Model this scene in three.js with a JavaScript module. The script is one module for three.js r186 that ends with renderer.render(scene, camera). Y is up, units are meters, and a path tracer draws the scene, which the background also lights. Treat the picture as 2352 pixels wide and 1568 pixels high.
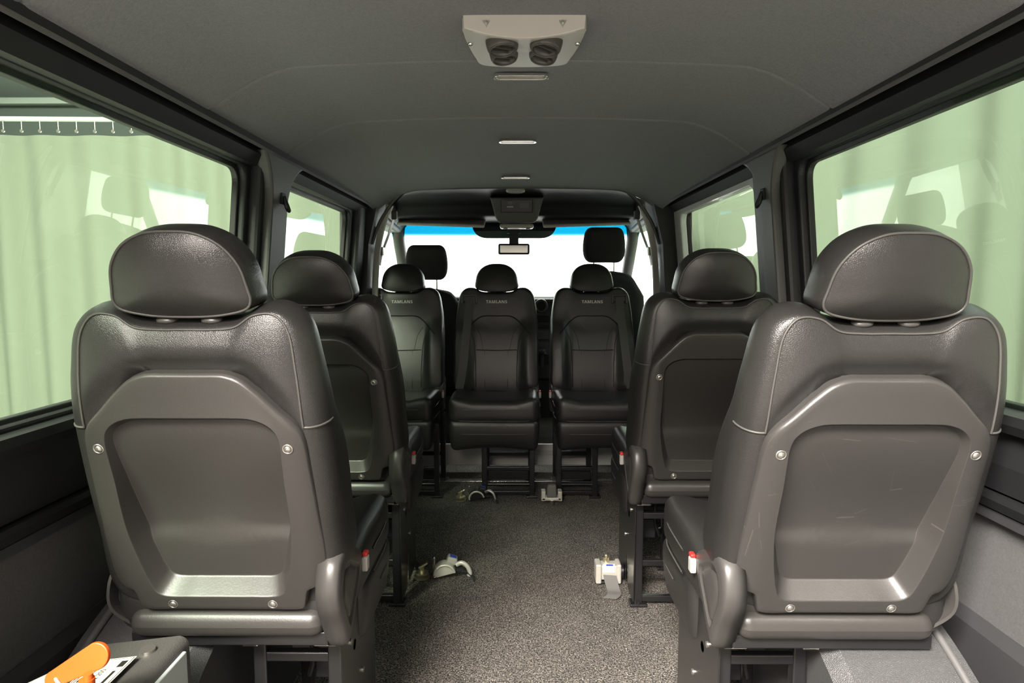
import * as THREE from 'three';
import { mergeGeometries, mergeVertices } from 'three/addons/utils/BufferGeometryUtils.js';
import { RectAreaLightUniformsLib } from 'three/addons/lights/RectAreaLightUniformsLib.js';
import { FontLoader } from 'three/addons/loaders/FontLoader.js';
import { TextGeometry } from 'three/addons/geometries/TextGeometry.js';
RectAreaLightUniformsLib.init();

// ---------------------------------------------------------------- camera, light, exposure
const scene = new THREE.Scene();
const camera = new THREE.PerspectiveCamera(57.47, 2352 / 1568, 0.05, 60);
camera.position.set(0, 1.13, 0);
camera.rotation.order = 'YXZ';
camera.rotation.set(-Math.atan(136 / 1430), Math.atan(8 / 1430), 0);
const renderer = new THREE.WebGLRenderer();
renderer.toneMapping = THREE.LinearToneMapping;
renderer.toneMappingExposure = 1.0;
renderer.shadowMap.enabled = true;
scene.background = new THREE.Color(0x000000);
// lamps of the hall: [name, label, position, aim, width, height, colour, radiance]
const HALL_LAMPS = [
  ['flood_lamp', 'warm white flood panel high behind the open rear doors', [-1.0, 2.62, 3.0], [0.15, 0.6, -1.8], 1.7, 0.7, [1, 0.90, 0.80], 40],
  ['ceiling_lamp', 'long white ceiling lamp above the right curtain', [3.2, 4.0, -2.6], [3.0, 0, -3.0], 0.8, 5.0, [0.76, 0.90, 1], 4],
  ['ceiling_lamp', 'long white ceiling lamp above the left curtain', [-3.2, 4.0, -2.4], [-3.3, 0, -3.0], 0.8, 5.0, [1, 1, 0.95], 1.2],
  ['ceiling_lamp', 'wide white ceiling lamp washing the white end wall', [0, 4.0, -7.0], [0, 1.0, -9.6], 9, 0.8, [1, 1, 0.98], 85],
  ['ceiling_lamp', 'broad white ceiling lamp behind the van', [-1.6, 4.2, 2.2], [-0.1, 0, 0.0], 2.4, 1.6, [1, 0.93, 0.85], 205],
];

// ---------------------------------------------------------------- helpers
let seed = 12345;
const rnd = () => { seed = (seed * 1664525 + 1013904223) >>> 0; return seed / 4294967296; };
const V = (x, y, z) => new THREE.Vector3(x, y, z);
const clamp = (x, a = 0, b = 1) => Math.min(b, Math.max(a, x));
const sm = (x) => { x = clamp(x); return x * x * (3 - 2 * x); };
const lerp = (a, b, t) => a + (b - a) * t;
const used = {};
function numbered(n) { const k = used[n] = (used[n] ?? -1) + 1; return k ? `${n}_${String(k).padStart(3, '0')}` : n; }
function shade(o) { o.castShadow = o.receiveShadow = true; return o; }
function thing(name, label, category, pos = [0, 0, 0], group) {
  const g = new THREE.Group(); g.name = numbered(name); g.position.set(...pos);
  g.userData = { label, category }; if (group) g.userData.group = group;
  scene.add(g); return g;
}
function struct(name, label) { const g = new THREE.Group(); g.name = name; g.userData = { kind: 'structure', label }; scene.add(g); return g; }
function part(parent, name, geo, mat, label) {
  const m = shade(new THREE.Mesh(geo, mat)); m.name = name; if (label) m.userData.label = label; parent.add(m); return m;
}
function boxUV(geo) {           // uv in metres, from the plane each face looks along
  const g = geo.index ? geo.toNonIndexed() : geo; const p = g.attributes.position, n = g.attributes.normal, uv = new Float32Array(p.count * 2);
  for (let i = 0; i < p.count; i += 3) {
    const nx = Math.abs(n.getX(i) + n.getX(i + 1) + n.getX(i + 2)), ny = Math.abs(n.getY(i) + n.getY(i + 1) + n.getY(i + 2)), nz = Math.abs(n.getZ(i) + n.getZ(i + 1) + n.getZ(i + 2));
    for (let k = i; k < i + 3; k++) {
      const x = p.getX(k), y = p.getY(k), z = p.getZ(k);
      const a = nx >= ny && nx >= nz ? [z, y] : ny >= nz ? [x, z] : [x, y];
      uv[2 * k] = a[0]; uv[2 * k + 1] = a[1];
    }
  }
  g.setAttribute('uv', new THREE.BufferAttribute(uv, 2)); return g;
}
const strip = (g) => { const o = g.index ? g.toNonIndexed() : g; for (const k of Object.keys(o.attributes)) if (!['position', 'normal', 'uv'].includes(k)) o.deleteAttribute(k); return o; };
const merge = (gs) => mergeGeometries(gs.map(strip));
// rounded box with a fine grid; fn(v) may bend it
function rbox(w, h, d, r, seg = [2, 2, 2], fn) {
  r = Math.min(r, w / 2.001, h / 2.001, d / 2.001);
  const coords = (len, n) => { const H = len / 2, a = []; for (let i = 0; i <= 4; i++) a.push(-H + r * (1 - Math.cos(i / 4 * Math.PI / 2)) ); for (let i = 1; i < n; i++) a.push(lerp(-H + r, H - r, i / n)); for (let i = 0; i <= 4; i++) a.push(H - r + r * Math.sin(i / 4 * Math.PI / 2)); return a; };
  const X = coords(w, seg[0]), Y = coords(h, seg[1]), Z = coords(d, seg[2]), pos = [], idx = [];
  const face = (A, B, f) => { const o = pos.length / 3; for (const a of A) for (const b of B) pos.push(...f(a, b)); for (let i = 0; i < A.length - 1; i++) for (let j = 0; j < B.length - 1; j++) { const p = o + i * B.length + j, q = p + B.length; idx.push(p, q, p + 1, q, q + 1, p + 1); } };
  face(X, Y, (a, b) => [a, b, d / 2]); face(Y, X, (a, b) => [b, a, -d / 2]);
  face(Y, Z, (a, b) => [w / 2, a, b]); face(Z, Y, (a, b) => [-w / 2, b, a]);
  face(Z, X, (a, b) => [b, h / 2, a]); face(X, Z, (a, b) => [a, -h / 2, b]);
  for (let i = 0; i < pos.length; i += 3) {
    const v = V(pos[i], pos[i + 1], pos[i + 2]);
    const c = V(clamp(v.x, -w / 2 + r, w / 2 - r), clamp(v.y, -h / 2 + r, h / 2 - r), clamp(v.z, -d / 2 + r, d / 2 - r));
    const dv = v.clone().sub(c); if (dv.lengthSq() > 1e-14) dv.setLength(r); c.add(dv); if (fn) fn(c);
    pos[i] = c.x; pos[i + 1] = c.y; pos[i + 2] = c.z;
  }
  let g = new THREE.BufferGeometry(); g.setAttribute('position', new THREE.Float32BufferAttribute(pos, 3)); g.setIndex(idx);
  g = mergeVertices(g, 1e-5); g.computeVertexNormals(); return boxUV(g);
}
const box = (w, h, d, x = 0, y = 0, z = 0, r = 0.004) => { const g = rbox(w, h, d, r, [1, 1, 1]); g.translate(x, y, z); return g; };
// closed rings joined by quads; first and last ring may be single points
function loft(rings, closed = true) {
  const pos = [], idx = [], at = [];
  for (const r of rings) { at.push(pos.length / 3); for (const p of r) pos.push(p.x, p.y, p.z); }
  for (let k = 0; k < rings.length - 1; k++) {
    const A = rings[k], B = rings[k + 1], n = Math.max(A.length, B.length);
    for (let i = 0; i < (closed ? n : n - 1); i++) {
      const j = (i + 1) % n;
      if (A.length === 1) idx.push(at[k], at[k + 1] + i, at[k + 1] + j);
      else if (B.length === 1) idx.push(at[k] + i, at[k + 1], at[k] + j);
      else idx.push(at[k] + i, at[k + 1] + i, at[k] + j, at[k + 1] + i, at[k + 1] + j, at[k] + j);
    }
  }
  const g = new THREE.BufferGeometry(); g.setAttribute('position', new THREE.Float32BufferAttribute(pos, 3)); g.setIndex(idx); g.computeVertexNormals(); return boxUV(g);
}
// closed outline from its right half, top centre first, clockwise seen from +z
function outline(half, n = 128, type = 'centripetal') {
  const pts = half.map(([x, y]) => V(x, y, 0));
  for (let i = half.length - 2; i > 0; i--) pts.push(V(-half[i][0], half[i][1], 0));
  const c = new THREE.CatmullRomCurve3(pts, true, type), out = [];
  for (let i = 0; i < n; i++) out.push(c.getPoint(i / n)); return out;
}
const tube = (pts, r, seg = 48, closed = false, rad = 6) => { const g = new THREE.TubeGeometry(new THREE.CatmullRomCurve3(pts.map((p) => Array.isArray(p) ? V(...p) : p), closed, 'centripetal'), seg, r, rad, closed); return boxUV(g); };
const cyl = (r, h, x, y, z, ax = 'y', seg = 20, r2 = r) => { const g = new THREE.CylinderGeometry(r2, r, h, seg); if (ax === 'x') g.rotateZ(Math.PI / 2); if (ax === 'z') g.rotateX(Math.PI / 2); g.translate(x, y, z); return strip(g); };
// polygon (x, y) pushed along -z from z0 to z1
function prism(pts, z0, z1) { const g = new THREE.ExtrudeGeometry(new THREE.Shape(pts.map(([x, y]) => new THREE.Vector2(x, y))), { depth: Math.abs(z1 - z0), bevelEnabled: false }); g.translate(0, 0, Math.min(z0, z1)); return boxUV(g); }
function ribbon(pts, widthDir, w, t) {   // flat strap along points
  const c = new THREE.CatmullRomCurve3(pts.map((p) => V(...p)), false, 'centripetal'), n = 28, rings = [], W = V(...widthDir).normalize();
  for (let i = 0; i <= n; i++) { const p = c.getPoint(i / n), T = c.getTangent(i / n), N = V().crossVectors(T, W).normalize(); rings.push([[-1, -1], [1, -1], [1, 1], [-1, 1]].map(([a, b]) => p.clone().addScaledVector(W, a * w / 2).addScaledVector(N, b * t / 2))); }
  rings.unshift([rings[0][0].clone().add(rings[0][2]).multiplyScalar(.5)]); const l = rings[rings.length - 1]; rings.push([l[0].clone().add(l[2]).multiplyScalar(.5)]);
  const g = loft(rings.map((r) => r)); const f = g.toNonIndexed ? g : g; f.computeVertexNormals(); return boxUV(f);
}

// ---------------------------------------------------------------- textures
function tex(n, fn, srgb, m) {   // fn(x, y) -> [r, g, b] 0..1 ; one tile covers m metres
  const d = new Uint8Array(n * n * 4);
  for (let y = 0; y < n; y++) for (let x = 0; x < n; x++) { const c = fn(x, y), i = 4 * (y * n + x); for (let k = 0; k < 3; k++) d[i + k] = clamp(c[k]) * 255; d[i + 3] = 255; }
  const t = new THREE.DataTexture(d, n, n); t.wrapS = t.wrapT = THREE.RepeatWrapping; t.magFilter = THREE.LinearFilter; t.minFilter = THREE.LinearMipmapLinearFilter; t.generateMipmaps = true;
  if (srgb) t.colorSpace = THREE.SRGBColorSpace; t.repeat.set(1 / m, 1 / m); t.needsUpdate = true; return t;
}
function valueNoise(n, cells) {   // periodic smooth noise
  const g = new Float32Array(cells * cells); for (let i = 0; i < g.length; i++) g[i] = rnd();
  return (x, y) => { const u = x / n * cells, v = y / n * cells, i = Math.floor(u), j = Math.floor(v), a = sm(u - i), b = sm(v - j), q = (p, r) => g[((r % cells + cells) % cells) * cells + ((p % cells + cells) % cells)]; return lerp(lerp(q(i, j), q(i + 1, j), a), lerp(q(i, j + 1), q(i + 1, j + 1), a), b); };
}
function worley(n, cells) {
  const g = []; for (let i = 0; i < cells * cells; i++) g.push([rnd(), rnd()]);
  return (x, y) => { const u = x / n * cells, v = y / n * cells, i = Math.floor(u), j = Math.floor(v); let a = 9, b = 9; for (let q = -1; q < 2; q++) for (let p = -1; p < 2; p++) { const c = g[((j + q + cells) % cells) * cells + ((i + p + cells) % cells)], d = Math.hypot(i + p + c[0] - u, j + q + c[1] - v); if (d < a) { b = a; a = d; } else if (d < b) b = d; } return [a, b]; };
}
const wl = worley(512, 64), n16 = valueNoise(512, 16), n64 = valueNoise(512, 64), n128 = valueNoise(512, 128);
const leatherBump = tex(512, (x, y) => { const [a, b] = wl(x, y); const h = clamp((b - a) * 2.2) * .8 + n16(x, y) * .2; return [h, h, h]; }, false, 0.16);
const grainBump = tex(512, (x, y) => { const h = n128(x, y) * .6 + n64(x, y) * .4; return [h, h, h]; }, false, 0.16);
const feltMap = tex(512, (x, y) => { const h = .86 + .14 * (n128(x, y) * .7 + n64(x, y) * .3); return [h, h, h]; }, true, 0.25);
const cw = valueNoise(1024, 256), cw2 = valueNoise(1024, 128), cw3 = valueNoise(1024, 9), cw4 = worley(1024, 128);
const carpetH = (x, y) => { const [a, b] = cw4(x + 3 * cw3(x, y), y); return clamp(1 - a * 1.15) * (.55 + .45 * cw2(x, y)); };
const carpetMap = tex(1024, (x, y) => { const h = carpetH(x, y), f = cw(x, y), k = .16 + .66 * h * (.4 + 1.0 * f) + .06 * (cw3(x, y) - .5); return [k * 1.04, k * .99, k * .92]; }, true, 0.62);
const carpetBump = tex(1024, (x, y) => { const h = carpetH(x, y); return [h, h, h]; }, false, 0.62);

// ---------------------------------------------------------------- materials (linear base colours)
const M = (rgb, roughness, extra = {}) => { const m = new THREE.MeshPhysicalMaterial({ roughness, metalness: 0, ...extra }); m.color.setRGB(...rgb); return m; };
const mLeather = M([.018, .0172, .0166], .35, { bumpMap: leatherBump, bumpScale: .00022 });
const mPiping = M([.05, .048, .045], .5);
const mThread = M([.006, .006, .006], .8);
const mShell = M([.032, .030, .028], .38, { bumpMap: grainBump, bumpScale: .00012 });
const mCover = M([.045, .043, .041], .38);
const mBlack = M([.012, .012, .013], .38);
const mSteel = M([.016, .016, .017], .3, { metalness: .25, clearcoat: .4, clearcoatRoughness: .2 });
const mScrew = M([.5, .48, .45], .3, { metalness: .9 });
const mChrome = M([.75, .74, .71], .16, { metalness: 1 });
const mRed = M([.55, .02, .015], .4);
const mWhitePlastic = M([.62, .6, .54], .45);
const mBelt = M([.055, .055, .054], .7);
const mHead = M([.188, .189, .200], .95, { map: feltMap, bumpMap: grainBump, bumpScale: .0003 });
const mTrimDark = M([.011, .011, .0125], .5, { bumpMap: grainBump, bumpScale: .0001 });
const mRubber = M([.008, .008, .009], .45);
const mTrimGrey = M([.078, .077, .076], .55, { bumpMap: grainBump, bumpScale: .0001 });
const mPanelFelt = M([.085, .084, .086], .95, { map: feltMap, bumpMap: grainBump, bumpScale: .0003 });
const mSkirt = M([.028, .028, .030], .55, { bumpMap: grainBump, bumpScale: .0002 });
const mArch = M([.05, .05, .051], .42, { bumpMap: leatherBump, bumpScale: .0006 });
const mCarpet = M([.60, .60, .61], 1, { map: carpetMap, bumpMap: carpetBump, bumpScale: .003 });
const mPaint = M([.62, .63, .64], .25, { clearcoat: .6 });
const mGrey = M([.33, .32, .30], .5);
const mGlassSide = M([.76, .93, .75], 0, { transmission: 1, thickness: 0, ior: 1.52 });
const mCurtain = M([.200, .228, .182], .9);
const mVent = M([.36, .345, .32], .5);
const mVentDark = M([.055, .05, .047], .4);
const mBlackHole = M([.006, .006, .006], .8);
const mCloth = M([.018, .018, .018], .9);

// ---------------------------------------------------------------- hall outside the van
{
  const wallM = M([.5, .49, .47], .9), whiteM = M([.86, .86, .85], .9), floorM = M([.45, .44, .42], .6), darkM = M([.06, .07, .07], .8);
  const h = struct('wall_hall', 'grey workshop hall around the van');
  part(h, 'end_wall', box(14, 5, .2, 0, 2, -9.8), whiteM, 'white floodlit end wall ahead of the windscreen');
  part(h, 'rear_wall', box(14, 5, .2, 0, 2, 7.1), wallM);
  part(h, 'side_wall', box(.2, 5, 17, -7.1, 2, -1.4), wallM);
  part(h, 'side_wall', box(.2, 5, 17, 7.1, 2, -1.4), wallM);
  part(h, 'ceiling', box(14.4, .2, 17.2, 0, 4.6, -1.4), wallM);
  part(h, 'slab', box(14.4, .2, 17.2, 0, -.6, -1.4), floorM);
  // dark upper wall and beams behind the left curtain
  part(h, 'upper_wall', box(5, 2.4, .1, -4.0, 3.4, -5.4), darkM);
  for (const y of [2.62, 2.95, 3.3]) part(h, 'beam', box(5, .05, .06, -4.0, y, -5.3), M([.2, .22, .21], .6));
}
function curtain(label, path, y0, y1, amp, lam) {
  const c = new THREE.CatmullRomCurve3(path.map(([x, z]) => V(x, 0, z)), false, 'centripetal'), L = c.getLength(), n = Math.round(L / .025), pos = [], idx = [];
  for (let i = 0; i <= n; i++) {
    const p = c.getPointAt(i / n), T = c.getTangentAt(i / n), N = V(T.z, 0, -T.x), s = i / n * L;
    const ph = s / lam * 6.283 + 1.3 * Math.sin(s * 1.7) + .8 * Math.sin(s * 4.1);
    for (let k = 0; k < 2; k++) { const o = amp * Math.sin(ph) * (k ? .3 : 1.3); pos.push(p.x + N.x * o, k ? y1 : y0, p.z + N.z * o); }
    if (i < n) { const a = 2 * i; idx.push(a, a + 2, a + 1, a + 2, a + 3, a + 1); }
  }
  const g = new THREE.BufferGeometry(); g.setAttribute('position', new THREE.Float32BufferAttribute(pos, 3)); g.setIndex(idx); g.computeVertexNormals();
  const t = thing('curtain', label, 'curtain', [0, 0, 0]);
  part(t, 'cloth', boxUV(g), mCurtain);
  return t;
}
const RY = 2.30;
const cl = curtain('pale green vinyl curtain hanging on a rail outside the left windows', [[-6.9, -4.5], [-4, -4.58], [-1.2, -4.66]], -.5, RY - .115, .05, .36);
{
  const rail = thing('curtain_rail', 'white horizontal rail with small hooks above the left curtain', 'curtain rail');
  part(rail, 'rail', tube([[-6.9, RY, -4.5], [-4, RY, -4.58], [-1.2, RY, -4.66]], .018, 40), mPaint);
  for (let i = 0; i < 36; i++) { const x = -5.9 + i * .13, z = -4.5 - (x + 6.9) * .028; part(rail, 'hook', merge([cyl(.004, .06, x, RY - .045, z), cyl(.012, .008, x, RY - .085, z + .004, 'z', 12)]), mScrew); }
}
curtain('pale green vinyl curtain outside the right windows', [[6.9, -4.9], [4.2, -4.7], [2.2, -4.7], [1.2, -4.75]], -.5, 3.3, .04, .5);
for (const [name, label, p, aim, w, h, c, I] of HALL_LAMPS) {
  const t = thing(name, label, 'lamp', p), from = V(...p), dir = V(...aim).sub(from).normalize();
  t.lookAt(V(...aim));
  const em = M([.8, .8, .8], .6); em.emissive.setRGB(...c); em.emissiveIntensity = 1.0;
  part(t, 'housing', box(w + .06, h + .06, .06, 0, 0, -.045), mGrey);
  part(t, 'lamp_panel', box(w, h, .012, 0, 0, -.008, .002), em);
  const l = new THREE.RectAreaLight(new THREE.Color().setRGB(...c), I, w, h); l.name = 'light'; l.position.copy(from).addScaledVector(dir, .01); l.lookAt(V(...aim)); scene.add(l);
}
{
  const t = thing('fluorescent_tube_lamp', 'lit fluorescent tube lamp above the left curtain rail', 'lamp', [-3.9, 2.83, -4.5]);
  t.rotation.y = .12;
  const em = M([.8, .8, .8], .6); em.emissive.setRGB(1, 1, .95); em.emissiveIntensity = 2.5;
  part(t, 'housing', box(1.6, .05, .14, 0, .04, 0), mPaint);
  part(t, 'tube', cyl(.02, 1.5, 0, -.01, 0, 'x'), em);
  const l = new THREE.PointLight(0xfffff0, 1.2); l.position.set(-3.9, 2.78, -4.5); l.castShadow = true; l.name = 'tube_light'; scene.add(l);
}

// ---------------------------------------------------------------- van shell
// side walls: inner plane leans inward towards the roof
const SIDE = {
  '-1': { xb: .90, xt: .84, y0: .875, y1: 1.492, ex: .765, ey: 1.545, win: [[.54, 1.985], [2.285, 3.228]] },
  '1': { xb: .93, xt: .868, y0: .89, y1: 1.50, ex: .785, ey: 1.55, win: [[.54, 1.965], [2.27, 3.31]] },
};
const wx = (s, y) => { const d = SIDE[s]; return d.xb - (y - d.y0) * (d.xb - d.xt) / (d.y1 - d.y0); };
function rrect(path, x0, x1, y0, y1, r) { path.moveTo(x0 + r, y0); path.lineTo(x1 - r, y0); path.quadraticCurveTo(x1, y0, x1, y0 + r); path.lineTo(x1, y1 - r); path.quadraticCurveTo(x1, y1, x1 - r, y1); path.lineTo(x0 + r, y1); path.quadraticCurveTo(x0, y1, x0, y1 - r); path.lineTo(x0, y0 + r); path.quadraticCurveTo(x0, y0, x0 + r, y0); return path; }
// shape in (forward, up) laid on side s, from inward offset a (towards the cabin) to outward offset b
function onWall(s, shape, a, b, bevel = 0) {
  const g = new THREE.ExtrudeGeometry(shape, { depth: a + b - 2 * bevel, bevelEnabled: bevel > 0, bevelSize: bevel, bevelThickness: bevel, bevelSegments: 2, bevelOffset: -bevel, curveSegments: 8 });
  g.translate(0, 0, bevel);
  const p = g.attributes.position;
  for (let i = 0; i < p.count; i++) { const f = p.getX(i), y = p.getY(i), d = p.getZ(i) - a; p.setXYZ(i, s * (wx(s, y) + d), y, -f); }
  if (s > 0) { const q = g.toNonIndexed ? g : g; }
  // keep faces outward: the map (f, y, d) -> (s d, y, -f) is a rotation for s = 1 and a mirror for s = -1
  if (s < 0) { for (let i = 0; i < p.count; i += 3) { const v = [0, 1, 2].map((k) => [p.getX(i + k), p.getY(i + k), p.getZ(i + k)]); p.setXYZ(i + 1, ...v[2]); p.setXYZ(i + 2, ...v[1]); } }
  g.deleteAttribute('normal'); g.deleteAttribute('uv'); g.computeVertexNormals(); return boxUV(g);
}
const rect = (x0, x1, y0, y1, r) => rrect(new THREE.Shape(), x0, x1, y0, y1, r);
let winNo = 1;
for (const s of [-1, 1]) {
  const d = SIDE[s], side = s < 0 ? 'left' : 'right', w = struct('wall_' + side, side + ' side wall trim of the van');
  // window surround
  const sh = rect(.28, 3.62, d.y0 - .05, d.y1 + .09, .01);
  for (const [a, b] of d.win) sh.holes.push(rrect(new THREE.Path(), a, b, d.y0, d.y1, .055));
  part(w, 'window_surround', onWall(s, sh, .0, .045, .006), mTrimDark);
  const band = rect(.28, 3.62, -.1, d.y0 - .045, .005); part(w, 'outer_skin', onWall(s, band, -.035, .06), mPaint);
  // raised pillar blocks either side of the glass
  for (const [a, b] of [[.28, .50], [d.win[0][1] + .03, d.win[1][0] - .02], [d.win[1][1] + (s > 0 ? .16 : .05), 3.62]]) part(w, 'pillar', onWall(s, rect(a, b, d.y0 - .04, d.y1 + .07, .03), .035, .02, .012), mTrimDark);
  // header rail: recess and ledge above the glass
  const zr = -3.42, H = (pts, n, m, z0 = -.28, z1 = zr) => part(w, n, prism(pts.map(([x, y]) => [s * x, y]), z0, z1), m);
  H([[d.ex - .004, d.ey - .006], [d.ex + .02, d.ey + .004], [d.ex + .12, d.ey + .03], [d.ex + .12, d.ey + .05], [d.ex - .004, d.ey + .012]], 'roof_rail', mTrimDark);
  H([[d.xt - .045, d.y1 + .035], [d.xt - .02, d.y1 + .006], [d.xt + .03, d.y1 + .002], [d.xt + .03, d.y1 + .07], [d.xt - .03, d.y1 + .07]], 'window_header', mTrimGrey.clone().copy(mTrimDark));
  H([[d.ex, d.ey - .004], [d.ex + .007, d.ey - .011], [d.ex + .014, d.ey - .006], [d.ex + .010, d.ey + .006], [d.ex, d.ey + .006]], 'edge_bead', mTrimGrey);
  // sill and lower panels
  const y = (v) => v + (s > 0 ? .025 : 0), X = (v) => wx(s, v);
  const L = (pts, n, m, z0 = -.28, z1 = -3.62) => part(w, n, prism(pts.map(([o, v]) => [s * (X(v) - o), v]), z0, z1), m);
  L([[0, y(.865)], [.028, y(.862)], [.034, y(.845)], [.03, y(.828)], [-.03, y(.828)], [-.03, y(.865)]], 'window_sill', mRubber);
  L([[.012, y(.828)], [.022, y(.76)], [.018, y(.705)], [-.03, y(.705)], [-.03, y(.828)]], 'upper_panel', mTrimDark);
  L([[.03, y(.70)], [.036, y(.69)], [.034, y(.672)], [-.03, y(.672)], [-.03, y(.70)]], 'ledge', mRubber);
  L([[.016, y(.672)], [.03, y(.668)], [.03, y(.647)], [-.03, y(.645)], [-.03, y(.672)]], 'edge_strip', mSkirt);
  L([[.012, y(.645)], [.016, y(.42)], [-.03, y(.42)], [-.03, y(.645)]], 'fabric_panel', mPanelFelt);
  L([[.02, y(.42)], [.034, y(.395)], [.05, y(.2)], [.05, -.02], [-.03, -.02], [-.03, y(.42)]], 'skirt_panel', mSkirt);
  // panes
  for (const [i, [a, b]] of d.win.entries()) {
    const p = struct('window_' + winNo++, `green tinted ${i ? 'middle' : 'rear'} ${side} side window of the van`);
    const ph = rect(a - .01, b + .01, d.y0 - .01, d.y1 + .01, .06);
    const g = new THREE.ShapeGeometry(ph, 10), q = g.attributes.position; for (let k = 0; k < q.count; k++) q.setXYZ(k, s * (wx(s, q.getY(k)) + (i ? .018 : -.003) + .03 * (q.getX(k) - a)), q.getY(k), -q.getX(k));
    g.computeVertexNormals(); part(p, 'pane', g, mGlassSide);
    const rs = rect(a - .012, b + .012, d.y0 - .012, d.y1 + .012, .06); rs.holes.push(rrect(new THREE.Path(), a + .012, b - .012, d.y0 + .010, d.y1 - .012, .05));
    part(p, 'rubber_seal', onWall(s, rs, -.020, .040, .003), mRubber);
  }
}
{ // roof and ends that close the body
  const r = struct('wall_roof', 'outer sheet metal roof of the van');
  part(r, 'roof_skin', box(1.9, .03, 4.5, 0, 1.76, -2.73), mPaint);
  for (const s of [-1, 1]) part(r, 'roof_side', box(.03, .24, 4.5, s * .95, 1.66, -2.73), mPaint);
}
// headliner
const roofFall = (z) => (z < -3.2 ? -.014 * Math.pow((-3.2 - z) / .27, 2) : 0) - (z < -2.3 ? .016 * Math.pow((-2.3 - z) / 1.17, 1.6) : 0);
const roofY = (x) => { const a = Math.abs(x) / .775; return 1.672 - .028 * a * a - .095 * Math.pow(clamp((a - .70) / .30), 1.7); };
{
  const c = struct('ceiling', 'dark grey felt headliner of the van');
  const cuts = [[-.46, -1.0], [-1.0, -1.595], [-1.595, -2.125], [-2.125, -3.47]];
  for (const [k, [z0, z1]] of cuts.entries()) {
    const nx = 64, nz = 40, pos = [], idx = [], zs = [];
    for (let j = 0; j <= nz; j++) { const t = j / nz; zs.push(lerp(z0, z1, t < .15 ? t * .1 / .15 * .3 : t > .85 ? 1 - (1 - t) * .1 / .15 * .3 : lerp(.03, .97, (t - .15) / .7))); }
    for (const z of zs) for (let i = 0; i <= nx; i++) {
      const a = (i / nx * 2 - 1), x = a * .775 * (1 + .012 * a * a), e = Math.min(k > 0 ? Math.abs(z - z0) : 1, k < 3 ? Math.abs(z - z1) : 1);
      const flare = roofFall(z);
      pos.push(x + .01, roofY(x) + .010 * Math.exp(-e / .004) + (k === 2 ? .0025 * sm((z - z1) / .05) : 0) + flare, z);
    }
    for (let j = 0; j < nz; j++) for (let i = 0; i < nx; i++) { const p = j * (nx + 1) + i, q = p + nx + 1; idx.push(p, q, p + 1, q, q + 1, p + 1); }
    const g = new THREE.BufferGeometry(); g.setAttribute('position', new THREE.Float32BufferAttribute(pos, 3)); g.setIndex(idx); g.computeVertexNormals();
    part(c, 'headliner_panel', boxUV(g), mHead);
  }
  part(c, 'roof_pad', box(1.62, .04, 3.0, 0, 1.715, -1.98), mHead);
}
// floor
{
  const f = struct('floor', 'dark flecked grey carpet floor of the van');
  part(f, 'carpet', box(1.9, .06, 4.0, 0, -.03, -1.8 + .35, .002), mCarpet);
  part(f, 'cab_carpet', box(1.9, .06, 1.9, 0, -.05, -4.40, .002), mCarpet);
  part(f, 'step_strip', box(1.86, .012, .02, 0, .002, -3.45, .003), mChrome, 'bright metal edge strip');
  part(f, 'underbody', box(1.9, .3, 5.4, 0, -.25, -2.4), mBlack);
}
// wheel arches
for (const s of [-1, 1]) {
  const a = struct(s < 0 ? 'trim_1' : 'trim_2', `grained plastic wheel arch box beside the ${s < 0 ? 'left' : 'right'} wall`);
  const nz = 36, rings = [], x0 = .63, x1 = .9;
  for (let j = 0; j <= nz; j++) { const z = -.82 - j / nz * 1.46, u = (z + 1.55) / .75, h = .45 * (1 - Math.pow(Math.abs(u), 2.5)) + .003; rings.push([V(s * x0, 0, z), V(s * x0, h - .03 * Math.min(1, h / .1), z), V(s * (x0 + .03), h, z), V(s * x1, h, z)]); }
  const g = loft(s > 0 ? rings : rings.map((r) => r), false); g.computeVertexNormals();
  part(a, 'arch_top', g, mArch);
  const pts = []; for (let j = 0; j <= nz; j++) { const z = -.82 - j / nz * 1.46, u = (z + 1.55) / .75; pts.push(V(s * (x1 - .025), .45 * (1 - Math.pow(Math.abs(u), 2.5)) + .006, z)); }
  part(a, 'arch_piping', tube(pts, .008, 60), mTrimGrey);
}
// pillar covers with coat hooks, and the painted door frame round the middle right window
for (const s of [-1, 1]) {
  const d = SIDE[s], t = struct(s < 0 ? 'trim_3' : 'trim_4', `grey cover on the ${s < 0 ? 'left' : 'right'} pillar between the side windows`);
  const f0 = s < 0 ? 2.045 : 2.02, f1 = s < 0 ? 2.19 : 2.13, sh = new THREE.Shape();
  sh.moveTo(f0, d.y0 - .03); sh.lineTo(f0 + .005, d.y1 - .10); sh.quadraticCurveTo(f0, d.y1 - .01, f0 - .07, d.y1 + .048);
  sh.lineTo(f1 + .14, d.y1 + .048); sh.quadraticCurveTo(f1 + .01, d.y1 + .005, f1, d.y1 - .10); sh.lineTo(f1, d.y0 - .03); sh.closePath();
  part(t, 'pillar_cover', onWall(s, sh, .062, -.02, .008), mTrimGrey);
  const hk = thing('coat_hook', `black coat hook on the ${s < 0 ? 'left' : 'right'} pillar cover`, 'hook', [s * (wx(s, d.y1 - .10) - .066), d.y1 - .09, s < 0 ? -2.13 : -2.085]);
  hk.scale.setScalar(.75);
  part(hk, 'plate', box(.012, .05, .045, 0, .01, 0, .004), mBlack);
  part(hk, 'hook_arm', tube([[-s * .004, .02, 0], [-s * .022, -.03, 0], [-s * .03, -.045, .012], [-s * .026, -.03, .03], [-s * .022, .0, .032]], .009, 24, false, 8), mBlack);
}
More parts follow.
